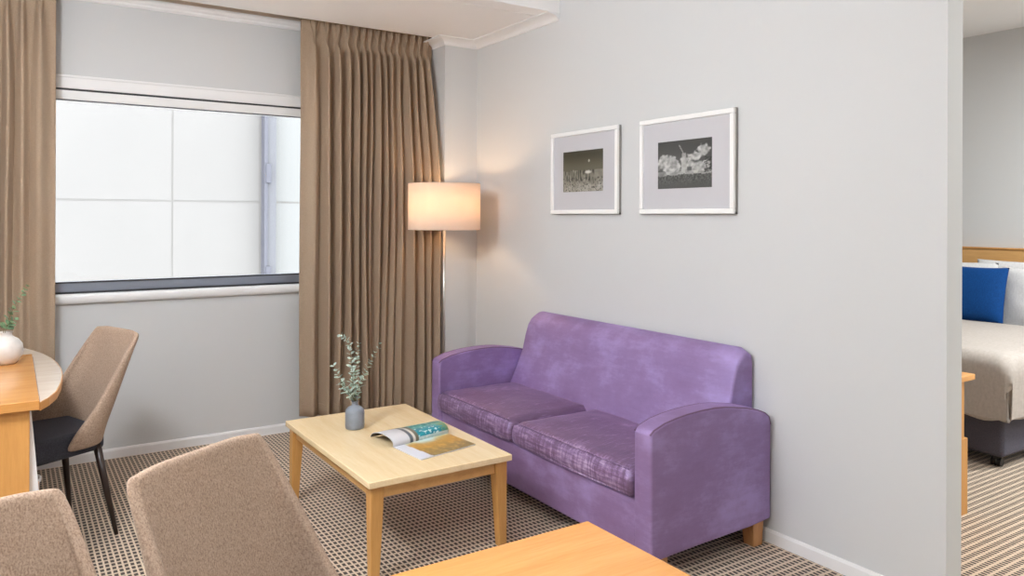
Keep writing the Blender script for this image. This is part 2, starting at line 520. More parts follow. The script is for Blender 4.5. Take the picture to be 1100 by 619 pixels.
# ------------------------------------------------------------------ curtains
def curtain(name, x0, x1, pleats, z_bot, y0, label, amp=0.055, lean=0.0, seed=1, ztop=2.70, fwd_end=0.0):
    rnd = random.Random(seed)
    P = sorted(pleats)
    mids = [x0] + [(a + b) / 2 for a, b in zip(P, P[1:])] + [x1]
    wob = [rnd.uniform(-0.4, 0.4) for _ in P]
    ampk = [rnd.uniform(0.55, 1.35) for _ in P]
    low = [rnd.uniform(0.15, 1.4) for _ in P]
    shift = [rnd.uniform(-0.35, 0.35) for _ in P]
    root = thing(name, label, 'curtain', ((x0 + x1) / 2, y0, 0))
    zp = ztop - 0.165
    def fn(u, v):
        x = x0 + (x1 - x0) * u
        # which pleat
        k = 0
        while k < len(P) - 1 and x > mids[k + 1]:
            k += 1
        lo, hi = mids[k], mids[k + 1]
        z_b = z_bot[0] + (z_bot[1] - z_bot[0]) * u
        z = ztop + (z_b - ztop) * v
        s = (hi - lo)
        dn = smoothstep(zp, zp - 0.6, z)          # 0 near heading, 1 low
        t = (x - P[k] - shift[k] * 0.25 * s * smoothstep(zp - 0.3, 0.2, z)) / (0.5 * s)
        t = max(-1.5, min(1.5, t))
        near = math.exp(-((z - zp) / 0.035) ** 2)  # at the pinch
        w = 0.34 + 0.20 * dn + (0.20 * smoothstep(zp, ztop - 0.04, z)) - 0.19 * near
        g = math.exp(-(t / w) ** 2)
        # fine creases of the pinch: they cross at the stitch and spread above and below it
        sp = 0.02 + 0.34 * smoothstep(zp, ztop - 0.03, z) + 0.42 * smoothstep(zp, zp - 0.11, z)
        cr = math.exp(-((t - sp) / 0.075) ** 2) + math.exp(-((t + sp) / 0.075) ** 2)
        g -= 0.42 * cr * smoothstep(zp - 0.16, zp - 0.03, z)
        A = amp * (1 + (ampk[k] - 1) * smoothstep(zp, zp - 0.3, z)) * (0.55 + 0.45 * smoothstep(zp + 0.1, zp - 0.25, z))
        A *= 1 + (low[k] - 1) * 0.75 * smoothstep(1.7, 0.4, z)
        y = y0 - A * (g - 0.25)
        y += 0.010 * dn * math.sin(14 * x + 2.2 * z + seed)
        y -= fwd_end * smoothstep(0.55, 1.0, u) * smoothstep(2.5, 1.5, z)
        xx = x + dn * 0.010 * 1.8 * wob[k] * math.sin(2.1 * z + k) * (1 - abs(2 * u - 1) ** 4)
        xx += lean * smoothstep(0.5, 1.0, u) * smoothstep(2.5, 1.2, z)
        return (xx, y, z)
    nz = 46
    n = int((x1 - x0) / 0.0036)
    bm = bmesh.new()
    vs = [0, 0.008, 0.016, 0.024, 0.031, 0.037, 0.042, 0.047, 0.053, 0.06, 0.07, 0.085, 0.1] + [0.1 + 0.9 * (i + 1) / nz for i in range(nz)]
    V = [[bm.verts.new(fn(i / n, v)) for v in vs] for i in range(n + 1)]
    for i in range(n):
        for j in range(len(vs) - 1):
            bm.faces.new((V[i][j], V[i + 1][j], V[i + 1][j + 1], V[i][j + 1]))
    o = put('curtain_cloth', bm, M['curtain'], root, smooth=True)
    md = o.modifiers.new('thick', 'SOLIDIFY'); md.thickness = 0.003
    # stitched hem line: a fine ridge that follows the cloth
    bm = bmesh.new()
    pts = []
    for i in range(0, n + 1, 3):
        u = i / n
        z_b = z_bot[0] + (z_bot[1] - z_bot[0]) * u
        v = 1 - 0.075 / (ztop - z_b)
        p = fn(u, v); pts.append((p[0], p[1] - 0.0025, p[2]))
    tube(bm, pts, 0.0016, 6)
    put('hem_stitching', bm, M['curtain'], root, smooth=True)
    return root
curtain('curtain', 1.545, 2.478, [1.624, 1.709, 1.784, 1.855, 1.911, 1.963, 2.008, 2.061, 2.108, 2.156, 2.21, 2.266, 2.325, 2.375, 2.43], (0.125, 0.05), 4.79,
        'tan pleated curtain hanging between the window and the floor lamp', 0.085, seed=3, fwd_end=0.13, lean=0.015)
curtain('curtain', -0.50, 0.208, [-0.46, -0.37, -0.29, -0.215, -0.145, -0.078, -0.012, 0.054, 0.134], (0.10, 0.10), 4.79,
        'tan pleated curtain beside the desk and white vase', 0.08, seed=5)
bm = bx(XL + 0.02, 2.47, 4.762, 4.792, 2.70, 2.762)
tag(put_top('curtain_track', bm, M['white'], (0.9, 4.777, 2.70), bevel=0.003), 'white curtain track hidden in the ceiling slot above both curtains', 'curtain track')

# ------------------------------------------------------------------ sofa
SX0, SX1, SY0, SY1 = 2.03, 2.730, 2.125, 3.925
sofa = thing('sofa', 'purple velvet two seat sofa with curved arms against the wall', 'sofa', ((SX0 + SX1) / 2, (SY0 + SY1) / 2, 0))
arm_prof = [(2.034, 0.085), (2.030, 0.30), (2.031, 0.575), (2.05, 0.590), (2.107, 0.609), (2.17, 0.620), (2.233, 0.627), (2.31, 0.631), (2.392, 0.631), (2.45, 0.626), (2.504, 0.618), (2.58, 0.605), (2.649, 0.588), (2.695, 0.570), (2.722, 0.550), (2.733, 0.516), (2.733, 0.110), (2.6, 0.100), (2.3, 0.094)]
for a, b in ((SY0, 2.222), (3.828, SY1)):
    o = put('armrest', prism(arm_prof, 'Y', a, b), M['velvet'], sofa, bevel=0.012, seg=3, angle=40)
    bm = bmesh.new()
    for yy in (a + 0.006, b - 0.006):
        tube(bm, [(x, yy, z - 0.003) for x, z in arm_prof[2:16]], 0.0035, 6)
    put('piping', bm, M['piping'], o, smooth=True, local=False)
    for ch in o.children:
        ch.location = (0, 0, 0)
        # vertices were built in world space around the armrest's origin
        for v in ch.data.vertices:
            v.co -= Vector(sofa.location)
# apron / base
put('base', bx((2.045, 2.70, 2.222, 3.828, 0.085, 0.30),), M['velvet'], sofa, bevel=0.012, seg=3)
# back
bp = [(2.46, 0.28), (2.505, 0.42), (2.555, 0.52), (2.590, 0.60), (2.612, 0.69), (2.632, 0.76), (2.655, 0.800), (2.685, 0.822), (2.712, 0.826), (2.732, 0.812), (2.738, 0.78), (2.738, 0.30)]
def back_mesh():
    bm = bmesh.new()
    n = 36
    rings = []
    for i in range(n + 1):
        v = i / n
        y = 2.226 + (3.824 - 2.226) * v
        e = min(v, 1 - v) * (3.824 - 2.226)
        f = smoothstep(0, 0.10, e)
        rr = []
        for (x, z) in bp:
            bulge = 0.022 * f * smoothstep(0.40, 0.5, z) * smoothstep(0.84, 0.70, z) if x < 2.66 else 0
            dz = -0.022 * (1 - smoothstep(0, 0.05, e)) ** 2 * smoothstep(0.70, 0.82, z)
            rr.append(bm.verts.new((x - bulge * 0.7, y, z + dz)))
        rings.append(rr)
    m = len(bp)
    for A, B in zip(rings, rings[1:]):
        for k in range(m):
            j = (k + 1) % m
            bm.faces.new((A[k], A[j], B[j], B[k]))
    bm.faces.new(rings[0]); bm.faces.new(rings[-1][::-1])
    return bm
put('backrest', back_mesh(), M['velvet'], sofa, bevel=0.012, seg=3, angle=50)
# two loose seat cushions, worn crushed velvet
def cushion_mesh(x0, x1, y0, y1, z0, z1):
    bm = bmesh.new()
    nx, ny = 20, 24
    def top(u, v):
        x = x0 + (x1 - x0) * u; y = y0 + (y1 - y0) * v
        ex = min(u, 1 - u) * (x1 - x0); ey = min(v, 1 - v) * (y1 - y0)
        e = min(ex, ey)
        crown = 0.016 * smoothstep(0, 0.18, ex) * smoothstep(0, 0.18, ey)
        r = 0.028
        rd = 0
        if e < r:
            rd = r - math.sqrt(max(0, r * r - (r - e) ** 2))
        w = 0.004 * noise.noise(Vector((x * 9, y * 9, 1.3)))
        return x, y, z1 - rd * 0.75 + crown + w
    V = [[bm.verts.new(top(i / nx, j / ny)) for j in range(ny + 1)] for i in range(nx + 1)]
    for i in range(nx):
        for j in range(ny):
            bm.faces.new((V[i][j], V[i + 1][j], V[i + 1][j + 1], V[i][j + 1]))
    loop = [V[i][0] for i in range(nx)] + [V[nx][j] for j in range(ny)] + [V[i][ny] for i in range(nx, 0, -1)] + [V[0][j] for j in range(ny, 0, -1)]
    cx, cy = (x0 + x1) / 2, (y0 + y1) / 2
    prev = loop
    for t in (0.3, 0.6, 0.88, 1.0):
        out = 0.010 * math.sin(PI * min(t, 0.98)) - (0.012 if t == 1.0 else 0)
        cur = []
        for v in loop:
            d = Vector((v.co.x - cx, v.co.y - cy, 0))
            sgx = 1 if d.x > 0 else -1; sgy = 1 if d.y > 0 else -1
            onx = abs(abs(d.x) - (x1 - x0) / 2) < 1e-4; ony = abs(abs(d.y) - (y1 - y0) / 2) < 1e-4
            w = 0.005 * noise.noise(Vector((v.co.x * 22, v.co.y * 22, t * 3)))
            cur.append(bm.verts.new((v.co.x + (out + w) * sgx * (1 if onx else 0), v.co.y + (out * 0.4) * sgy * (1 if ony else 0), v.co.z + (z0 - v.co.z) * t)))
        for i in range(len(loop)):
            j = (i + 1) % len(loop)
            bm.faces.new((prev[i], prev[j], cur[j], cur[i]))
        prev = cur
    bm.faces.new(prev)
    return bm
for a, b in ((2.229, 3.058), (3.092, 3.822)):
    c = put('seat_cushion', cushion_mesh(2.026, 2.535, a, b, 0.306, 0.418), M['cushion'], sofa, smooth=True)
    bm = bmesh.new()
    tube(bm, [(2.034, a + 0.02, 0.411), (2.028, (a + b) / 2, 0.414), (2.034, b - 0.02, 0.411)], 0.003, 6)
    tube(bm, [(2.028, a + 0.02, 0.314), (2.022, (a + b) / 2, 0.312), (2.028, b - 0.02, 0.314)], 0.003, 6)
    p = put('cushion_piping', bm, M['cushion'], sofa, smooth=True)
    p.parent = c
for x, y, h in ((2.665, 2.17, 0.11), (2.665, 3.88, 0.11), (2.10, 2.17, 0.10), (2.10, 3.88, 0.10)):
    bm = bmesh.new()
    vs = box(bm, x - 0.034, x + 0.034, y - 0.034, y + 0.034, 0, h)
    for v in vs[:4]:
        v.co.x = x + (v.co.x - x) * 0.8 + 0.006; v.co.y = y + (v.co.y - y) * 0.8
    put('leg', bm, M['foot'], sofa, bevel=0.003)

# ------------------------------------------------------------------ coffee table
TX0, TX1, TY0, TY1, TZ = 1.14, 1.79, 2.712, 3.762, 0.39
ct = thing('coffee_table', 'low pale beech coffee table in front of the purple sofa', 'coffee table', ((TX0 + TX1) / 2, (TY0 + TY1) / 2, 0))
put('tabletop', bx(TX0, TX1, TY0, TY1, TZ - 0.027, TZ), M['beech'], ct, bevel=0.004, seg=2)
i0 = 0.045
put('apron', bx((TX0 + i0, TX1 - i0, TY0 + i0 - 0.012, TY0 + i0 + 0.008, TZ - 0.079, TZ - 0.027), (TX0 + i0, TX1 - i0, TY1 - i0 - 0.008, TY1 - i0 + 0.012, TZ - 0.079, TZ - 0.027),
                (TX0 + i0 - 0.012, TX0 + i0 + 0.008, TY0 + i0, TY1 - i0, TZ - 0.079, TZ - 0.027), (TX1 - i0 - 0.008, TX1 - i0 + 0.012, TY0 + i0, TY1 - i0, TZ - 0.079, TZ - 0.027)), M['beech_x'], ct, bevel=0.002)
for sx in (-1, 1):
    for sy in (-1, 1):
        cx = TX0 + 0.016 if sx < 0 else TX1 - 0.016
        cy = TY0 + 0.016 if sy < 0 else TY1 - 0.016
        bm = bmesh.new()
        w0, w1 = 0.056, 0.036
        A = [(cx, cy), (cx - sx * w1, cy), (cx - sx * w1, cy - sy * w1), (cx, cy - sy * w1)]
        B = [(cx, cy), (cx - sx * w0, cy), (cx - sx * w0, cy - sy * w0), (cx, cy - sy * w0)]
        va = [bm.verts.new((x, y, 0)) for x, y in A]; vb = [bm.verts.new((x, y, TZ - 0.027)) for x, y in B]
        bm.faces.new(va); bm.faces.new(vb)
        for k in range(4):
            j = (k + 1) % 4
            bm.faces.new((va[k], va[j], vb[j], vb[k]))
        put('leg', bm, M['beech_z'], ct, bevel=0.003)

# ------------------------------------------------------------------ eucalyptus
def sprig(name, pts, label, group, seed, leaf=0.012, mat='leaf', first=0.12, count=18):
    rnd = random.Random(seed)
    pts = [Vector(p) for p in pts]
    # resample with a Catmull-Rom spline
    P = [pts[0] * 2 - pts[1]] + pts + [pts[-1] * 2 - pts[-2]]
    S_ = []
    for i in range(1, len(P) - 2):
        for k in range(10):
            t = k / 10
            S_.append(0.5 * ((2 * P[i]) + (P[i + 1] - P[i - 1]) * t + (2 * P[i - 1] - 5 * P[i] + 4 * P[i + 1] - P[i + 2]) * t * t + (3 * P[i] - P[i - 1] - 3 * P[i + 1] + P[i + 2]) * t ** 3))
    S_.append(pts[-1])
    base = S_[0].copy()
    root = thing(name, label, 'plant sprig', base, 0, group)
    bm = bmesh.new()
    n = len(S_)
    tube(bm, S_, [0.0019 - 0.0012 * i / n for i in range(n)], 6)
    put('stem', bm, M['stem'], root, smooth=True)
    bm = bmesh.new()
    for q in range(count):
        f = first + (1 - first) * q / (count - 1)
        idx = min(n - 1, int(f * (n - 1)))
        c = S_[idx]
        t = (S_[min(n - 1, idx + 1)] - S_[max(0, idx - 1)]).normalized()
        ref = Vector((0, 1, 0.1)).normalized()
        u = t.cross(ref).normalized(); w = t.cross(u).normalized()
        for side in (0, 1):
            ang = q * PI / 2 * 0.93 + side * PI + rnd.uniform(-0.35, 0.35)
            d = u * math.cos(ang) + w * math.sin(ang)
            d = (d + t * rnd.uniform(0.25, 0.75)).normalized()
            nrm = (t - d * t.dot(d)); nrm = (nrm + Vector((rnd.uniform(-.3, .3), rnd.uniform(-.3, .3), rnd.uniform(-.3, .3)))).normalized()
            sdir = d.cross(nrm).normalized()
            L = leaf * rnd.uniform(0.8, 1.2) * (1.0 - 0.5 * max(0, f - 0.45) / 0.55)
            ring = []
            for k in range(10):
                a = 2 * PI * k / 10
                px = L * (1 - math.cos(a)); py = 0.82 * L * math.sin(a)
                cup = 0.18 * L * (math.sin(a) ** 2)
                ring.append(c + d * (px + 0.002) + sdir * py + nrm * cup)
            v1 = [bm.verts.new(p) for p in ring]
            v2 = [bm.verts.new(p + nrm * 0.0007) for p in ring]
            bm.faces.new(v1); bm.faces.new(v2[::-1])
            for k in range(10):
                j = (k + 1) % 10
                bm.faces.new((v1[k], v1[j], v2[j], v2[k]))
    put('leaves', bm, M[mat], root, smooth=False)
    return root

# grey bottle vase
VX, VY = 1.379, 3.454
vase = thing('vase', 'small grey bottle vase holding eucalyptus on the coffee table', 'vase', (VX, VY, TZ))
bm = bmesh.new()
lathe(bm, [(0, TZ), (0.040, TZ), (0.044, TZ + 0.004), (0.0455, TZ + 0.02), (0.0455, TZ + 0.075), (0.042, TZ + 0.09), (0.032, TZ + 0.101), (0.018, TZ + 0.107), (0.015, TZ + 0.112), (0.015, TZ + 0.124), (0.0185, TZ + 0.127), (0.0185, TZ + 0.130),
            (0.012, TZ + 0.130), (0.011, TZ + 0.112), (0.03, TZ + 0.095), (0.041, TZ + 0.07), (0.041, TZ + 0.008), (0, TZ + 0.006)], (VX, VY))
put('vase_body', bm, M['greyvase'], vase, smooth=True)
G1 = 'eucalyptus sprigs in the grey vase'
sprig('eucalyptus_sprig', [(1.378, 3.455, 0.43), (1.378, 3.454, 0.52), (1.372, 3.46, 0.60), (1.362, 3.455, 0.70), (1.345, 3.45, 0.80), (1.305, 3.445, 0.838)], 'tall eucalyptus sprig with drooping tip in the grey vase', G1, 1, 0.0145, count=20, first=0.25)
sprig('eucalyptus_sprig', [(1.381, 3.452, 0.43), (1.382, 3.45, 0.52), (1.400, 3.44, 0.60), (1.445, 3.45, 0.68), (1.508, 3.46, 0.778)], 'eucalyptus sprig leaning out to the sofa side of the grey vase', G1, 2, 0.0135, count=17, first=0.28)
sprig('eucalyptus_sprig', [(1.376, 3.450, 0.43), (1.374, 3.445, 0.52), (1.342, 3.44, 0.57), (1.308, 3.44, 0.62), (1.270, 3.44, 0.70)], 'short bushy eucalyptus sprig leaning out to the window side of the grey vase', G1, 3, 0.018, count=12, first=0.36)
sprig('eucalyptus_sprig', [(1.379, 3.458, 0.43), (1.381, 3.46, 0.52), (1.386, 3.47, 0.60), (1.395, 3.475, 0.70), (1.408, 3.48, 0.785)], 'upright eucalyptus sprig rising straight out of the grey vase middle', G1, 4, 0.0145, count=18, first=0.25)

# ------------------------------------------------------------------ magazine
def paint_mesh(o, fn):
    me = o.data
    at = me.color_attributes.new('paint', 'FLOAT_COLOR', 'POINT')
    uv = me.attributes.get('guv')
    for i, v in enumerate(me.vertices):
        at.data[i].color = fn(i, v)

def painted_grid(name, fn, nu, nv, color, mat, parent, smooth=True):
    me = bpy.data.meshes.new(name)
    verts = []; cols = []
    off = Vector(parent.location) if parent else Vector((0, 0, 0))
    for i in range(nu + 1):
        for j in range(nv + 1):
            verts.append(Vector(fn(i / nu, j / nv)) - off); cols.append(lin(color(i / nu, j / nv)))
    faces = [(i * (nv + 1) + j, (i + 1) * (nv + 1) + j, (i + 1) * (nv + 1) + j + 1, i * (nv + 1) + j + 1) for i in range(nu) for j in range(nv)]
    me.from_pydata([tuple(v) for v in verts], [], faces)
    at = me.color_attributes.new('paint', 'FLOAT_COLOR', 'POINT')
    for i, c in enumerate(cols):
        at.data[i].color = c
    me.materials.append(mat)
    if smooth:
        for p in me.polygons: p.use_smooth = True
    o = bpy.data.objects.new(name, me); COL.objects.link(o)
    if parent: o.parent = parent
    return o

def mixc(a, b, t):
    t = max(0, min(1, t))
    return tuple(x + (y - x) * t for x, y in zip(a, b))

mag = thing('magazine', 'open glossy magazine with rolled pages lying on the coffee table', 'magazine', (1.55, 3.05, TZ))
# frame of the flat page: origin at spine left end, e1 along the spine, e2 away from the spine towards the near edge
mo = Vector((1.403, 3.062, 0)); e1 = Vector((0.297, 0.062, 0)); e2 = Vector((0.022, -0.218, 0))
def mp(u, v, z):
    p = mo + e1 * u + e2 * v
    return (p.x, p.y, TZ + z)
bm = bmesh.new()
vs = []
for z in (0.0005, 0.0055):
    for (u, v) in ((0, -0.05), (1, -0.05), (1, 1), (0, 1)):
        vs.append(bm.verts.new(mp(u, v, z)))
for f in ((0, 3, 2, 1), (4, 5, 6, 7), (0, 1, 5, 4), (1, 2, 6, 5), (2, 3, 7, 6), (3, 0, 4, 7)):
    bm.faces.new([vs[i] for i in f])
put('page_block', bm, M['paper'], mag, bevel=0.001)
def beach(u, v):
    if u < 0.17 + 0.05 * v:
        return (214, 216, 226)
    n = noise.noise(Vector((u * 7, v * 5, 0.4))); n2 = noise.noise(Vector((u * 22, v * 14, 2.4)))
    c = mixc((190, 142, 62), (140, 120, 78), smoothstep(0.35, 0.95, v + 0.25 * n))
    c = mixc(c, (228, 182, 96), 0.35 * max(0, n2) * 2)
    k = smoothstep(0.42, 0.05, v + 0.25 * abs(u - 0.55) * 2 + 0.1 * n)
    c = mixc(c, (206, 226, 226), k)
    return c
painted_grid('printed_page', lambda u, v: mp(u, v, 0.0062), 60, 44, beach, M['page'], mag, smooth=False)
# pages arched over the spine
def arch(u, v):
    a = v * PI * 1.02
    p = mo + e1 * (u * 1.03 - 0.02)
    # away from spine: -e2 direction
    d = -e2.normalized()
    r = 0.108 - 0.03 * u
    yy = 0.0 + r * (1 - math.cos(a)) * (0.92)
    zz = 0.005 + (0.036 + 0.004 * u) * math.sin(a) ** 0.8 if math.sin(a) > 0 else 0.005
    lean = -0.018 * math.sin(a)
    q = p + d * (yy + lean)
    return (q.x, q.y, TZ + zz)
def teal(u, v):
    n = noise.noise(Vector((u * 9, v * 7, 3.1))); n2 = noise.noise(Vector((u * 26, v * 18, 6.1)))
    if u < 0.30: return (206, 206, 210)
    if u < 0.345: return (92, 100, 108)
    if u < 0.40: return (212, 206, 196)
    if u < 0.45: return (110, 104, 88)
    c = mixc((14, 118, 138), (44, 150, 164), 0.5 + n)
    if n2 > 0.28: c = mixc(c, (226, 236, 232), 0.85)
    if u > 0.80: c = mixc(c, (104, 132, 96), smoothstep(0.80, 0.98, u + 0.15 * n2))
    if v < 0.12: c = mixc(c, (226, 230, 226), 0.8)
    if v > 0.40: c = mixc(c, (120, 170, 150), 0.5)
    return c
ar = painted_grid('arched_pages', arch, 70, 40, teal, M['page'], mag)
ar.data.materials.append(M['darkpage'])
md = ar.modifiers.new('thick', 'SOLIDIFY'); md.thickness = 0.0025; md.offset = 1 if ar.data.polygons[0].normal.z < 0 else -1; md.material_offset = 1; md.use_rim_only = False

# ------------------------------------------------------------------ floor lamp
LX, LY = 2.345, 4.36
lamp = thing('floor_lamp', 'slim floor lamp with a lit white drum shade beside the curtain', 'floor lamp', (LX, LY, 0))
bm = bmesh.new(); lathe(bm, [(0, 0.0), (0.135, 0.0), (0.137, 0.006), (0.135, 0.016), (0.12, 0.022), (0.02, 0.026), (0.014, 0.05), (0, 0.05)], (LX, LY)); put('base', bm, M['steel'], lamp, smooth=True)
bm = bmesh.new(); tube(bm, [(LX, LY, 0.04), (LX, LY, 0.8), (LX, LY, 1.40)], 0.0095, 14); put('pole', bm, M['steel'], lamp, smooth=True)
zs0, zs1, rs = 1.315, 1.612, 0.232
bm = bmesh.new()
lathe(bm, [(rs, zs0), (rs, zs0 + 0.004), (rs, zs1 - 0.004), (rs, zs1), (rs - 0.002, zs1), (rs - 0.002, zs0), (rs, zs0)], (LX, LY), 72)
bmesh.ops.remove_doubles(bm, verts=bm.verts, dist=1e-6)
sh = put('lamp_shade', bm, M['shade'], lamp, smooth=True)
bm = bmesh.new()
for k in range(3):
    a = k * 2 * PI / 3 + 0.4
    tube(bm, [(LX, LY, 1.40), (LX + (rs - 0.003) * math.cos(a), LY + (rs - 0.003) * math.sin(a), 1.40)], 0.002, 6)
lathe(bm, [(rs - 0.006, zs1 - 0.006), (rs - 0.002, zs1 - 0.006), (rs - 0.002, zs1), (rs - 0.006, zs1), (rs - 0.006, zs1 - 0.006)], (LX, LY), 48)
put('shade_carrier', bm, M['steel'], lamp)
bm = bmesh.new(); lathe(bm, [(0, 1.395), (0.018, 1.395), (0.018, 1.44), (0.014, 1.445), (0, 1.445)], (LX, LY), 20); put('socket', bm, M['white'], lamp, smooth=True)
bm = bmesh.new(); lathe(bm, [(0, 1.442), (0.013, 1.445), (0.016, 1.46), (0.028, 1.485), (0.030, 1.50), (0.024, 1.52), (0.010, 1.532), (0, 1.534)], (LX, LY), 20)
put('bulb', bm, M['bulb'], lamp, smooth=True)

# ------------------------------------------------------------------ framed photographs
def fbm(x, y, s):
    return noise.fractal(Vector((x, y, s)), 0.9, 2.1, 5)
def photo_grass(u, v):      # u along the picture, v up
    n = fbm(u * 7, v * 7, 1.7); f = noise.noise(Vector((u * 60, v * 26, 4.2))); st = noise.noise(Vector((u * 48, v * 5, 9.0)))
    if v > 0.52 + 0.02 * n:
        c = mixc((92, 88, 72), (62, 58, 44), smoothstep(0.55, 0.95, v))
        d = math.hypot((u - 0.66), (v - 0.74) * 0.7)
        if d < 0.02: c = (170, 168, 156)
        return c
    c = mixc((120, 116, 104), (168, 164, 154), smoothstep(0.5, 0.0, v) * 0.8 + 0.5 * n)
    if 0.26 < v < 0.54 and st > 0.05 and (0.04 < u < 0.80): c = mixc(c, (56, 54, 46), min(1, st * 3))
    if f > 0.15 and v < 0.35: c = mixc(c, (44, 42, 36), min(1, (f - 0.1) * 2.6))
    d = math.hypot((u - 0.64) / 0.10, (v - 0.47) / 0.045)
    if d < 1: c = mixc((208, 206, 198), c, d ** 3)
    return c
def photo_mill(u, v):
    n = fbm(u * 6, v * 6, 7.7); f = noise.noise(Vector((u * 38, v * 34, 1.2))); f2 = noise.noise(Vector((u * 16, v * 14, 5.0)))
    c = mixc((92, 92, 90), (66, 66, 64), v)
    def blob(cx, cy, rx, ry):
        return 1 - math.hypot((u - cx) / rx, (v - cy) / ry) + 0.55 * n + 0.25 * f2
    b = max(blob(0.16, 0.52, 0.20, 0.22), blob(0.36, 0.46, 0.14, 0.14), blob(0.50, 0.50, 0.09, 0.20), blob(0.62, 0.50, 0.12, 0.10), blob(0.26, 0.44, 0.18, 0.14), blob(0.70, 0.64, 0.16, 0.11), blob(0.86, 0.76, 0.14, 0.12), blob(0.80, 0.44, 0.22, 0.13))
    if b > 0.0: c = mixc(c, mixc((128, 128, 126), (196, 195, 192), 0.5 + 0.9 * f2 + 0.3 * f), smoothstep(0, 0.28, b))
    if 0.24 < v < 0.36: c = mixc(c, (186, 186, 182), 0.65 + 0.5 * n)
    # the mill and a crossed pair of sails
    if 0.44 < u < 0.56 and 0.34 < v < 0.72 and abs(u - 0.5) < 0.06 - 0.06 * (v - 0.34): c = mixc(c, (176, 175, 172), 0.6)
    for (x0, y0, x1, y1) in ((0.41, 0.90, 0.50, 0.70), (0.50, 0.70, 0.56, 0.56)):
        dx, dy = x1 - x0, y1 - y0; t = max(0, min(1, ((u - x0) * dx + (v - y0) * dy) / (dx * dx + dy * dy)))
        if math.hypot(u - x0 - t * dx, v - y0 - t * dy) < 0.009: c = (150, 149, 147)
    if v < 0.28 + 0.05 * n: c = mixc((58, 58, 56), (116, 116, 112), 0.35 + 1.1 * f * smoothstep(0.0, 0.3, v))
    if u > 0.86 and 0.3 < v < 0.62 and f > 0.05: c = mixc(c, (40, 40, 38), 0.85)
    return c
def picture(y0, y1, label, py, fn):
    # the viewer sees +Y on the left: u runs from y1 (left) to y0
    z0, z1 = 1.417, 1.896; D = 0.030
    r = thing('framed_photograph', label, 'picture', (XR, (y0 + y1) / 2, z0), 0, 'framed photographs above the sofa')
    w = 0.024
    xf = XR - D
    put('picture_frame', bx((xf, XR - 0.004, y0, y1, z0, z0 + w), (xf, XR - 0.004, y0, y1, z1 - w, z1), (xf, XR - 0.004, y0, y0 + w, z0 + w, z1 - w), (xf, XR - 0.004, y1 - w, y1, z0 + w, z1 - w)), M['frame'], r, bevel=0.004)
    put('frame_edge', bx((XR - 0.016, XR - 0.003, y0 - 0.0012, y1 + 0.0012, z0 - 0.0012, z0 + 0.008), (XR - 0.016, XR - 0.003, y0 - 0.0012, y0 + 0.008, z0, z1), (XR - 0.016, XR - 0.003, y1 - 0.008, y1 + 0.0012, z0, z1), (XR - 0.016, XR - 0.003, y0, y1, z1 - 0.008, z1 + 0.0012)), M['frame_side'], r)
    put('mount', bx(XR - 0.020, XR - 0.006, y0 + w - 0.002, y1 - w + 0.002, z0 + w - 0.002, z1 - w + 0.002), M['mount'], r)
    a, b, c, d = py
    painted_grid('photo_print', lambda u, v: (XR - 0.0206, a + (b - a) * u, c + (d - c) * v), 90, 60, fn, M['photo'], r, smooth=False)
picture(3.108, 3.712, 'framed photograph of pale grass under a dark sky nearer the lamp', (3.597, 3.236, 1.545, 1.779), photo_grass)
picture(2.322, 2.938, 'framed photograph of a windmill among pale trees nearer the doorway', (2.810, 2.456, 1.542, 1.775), photo_mill)

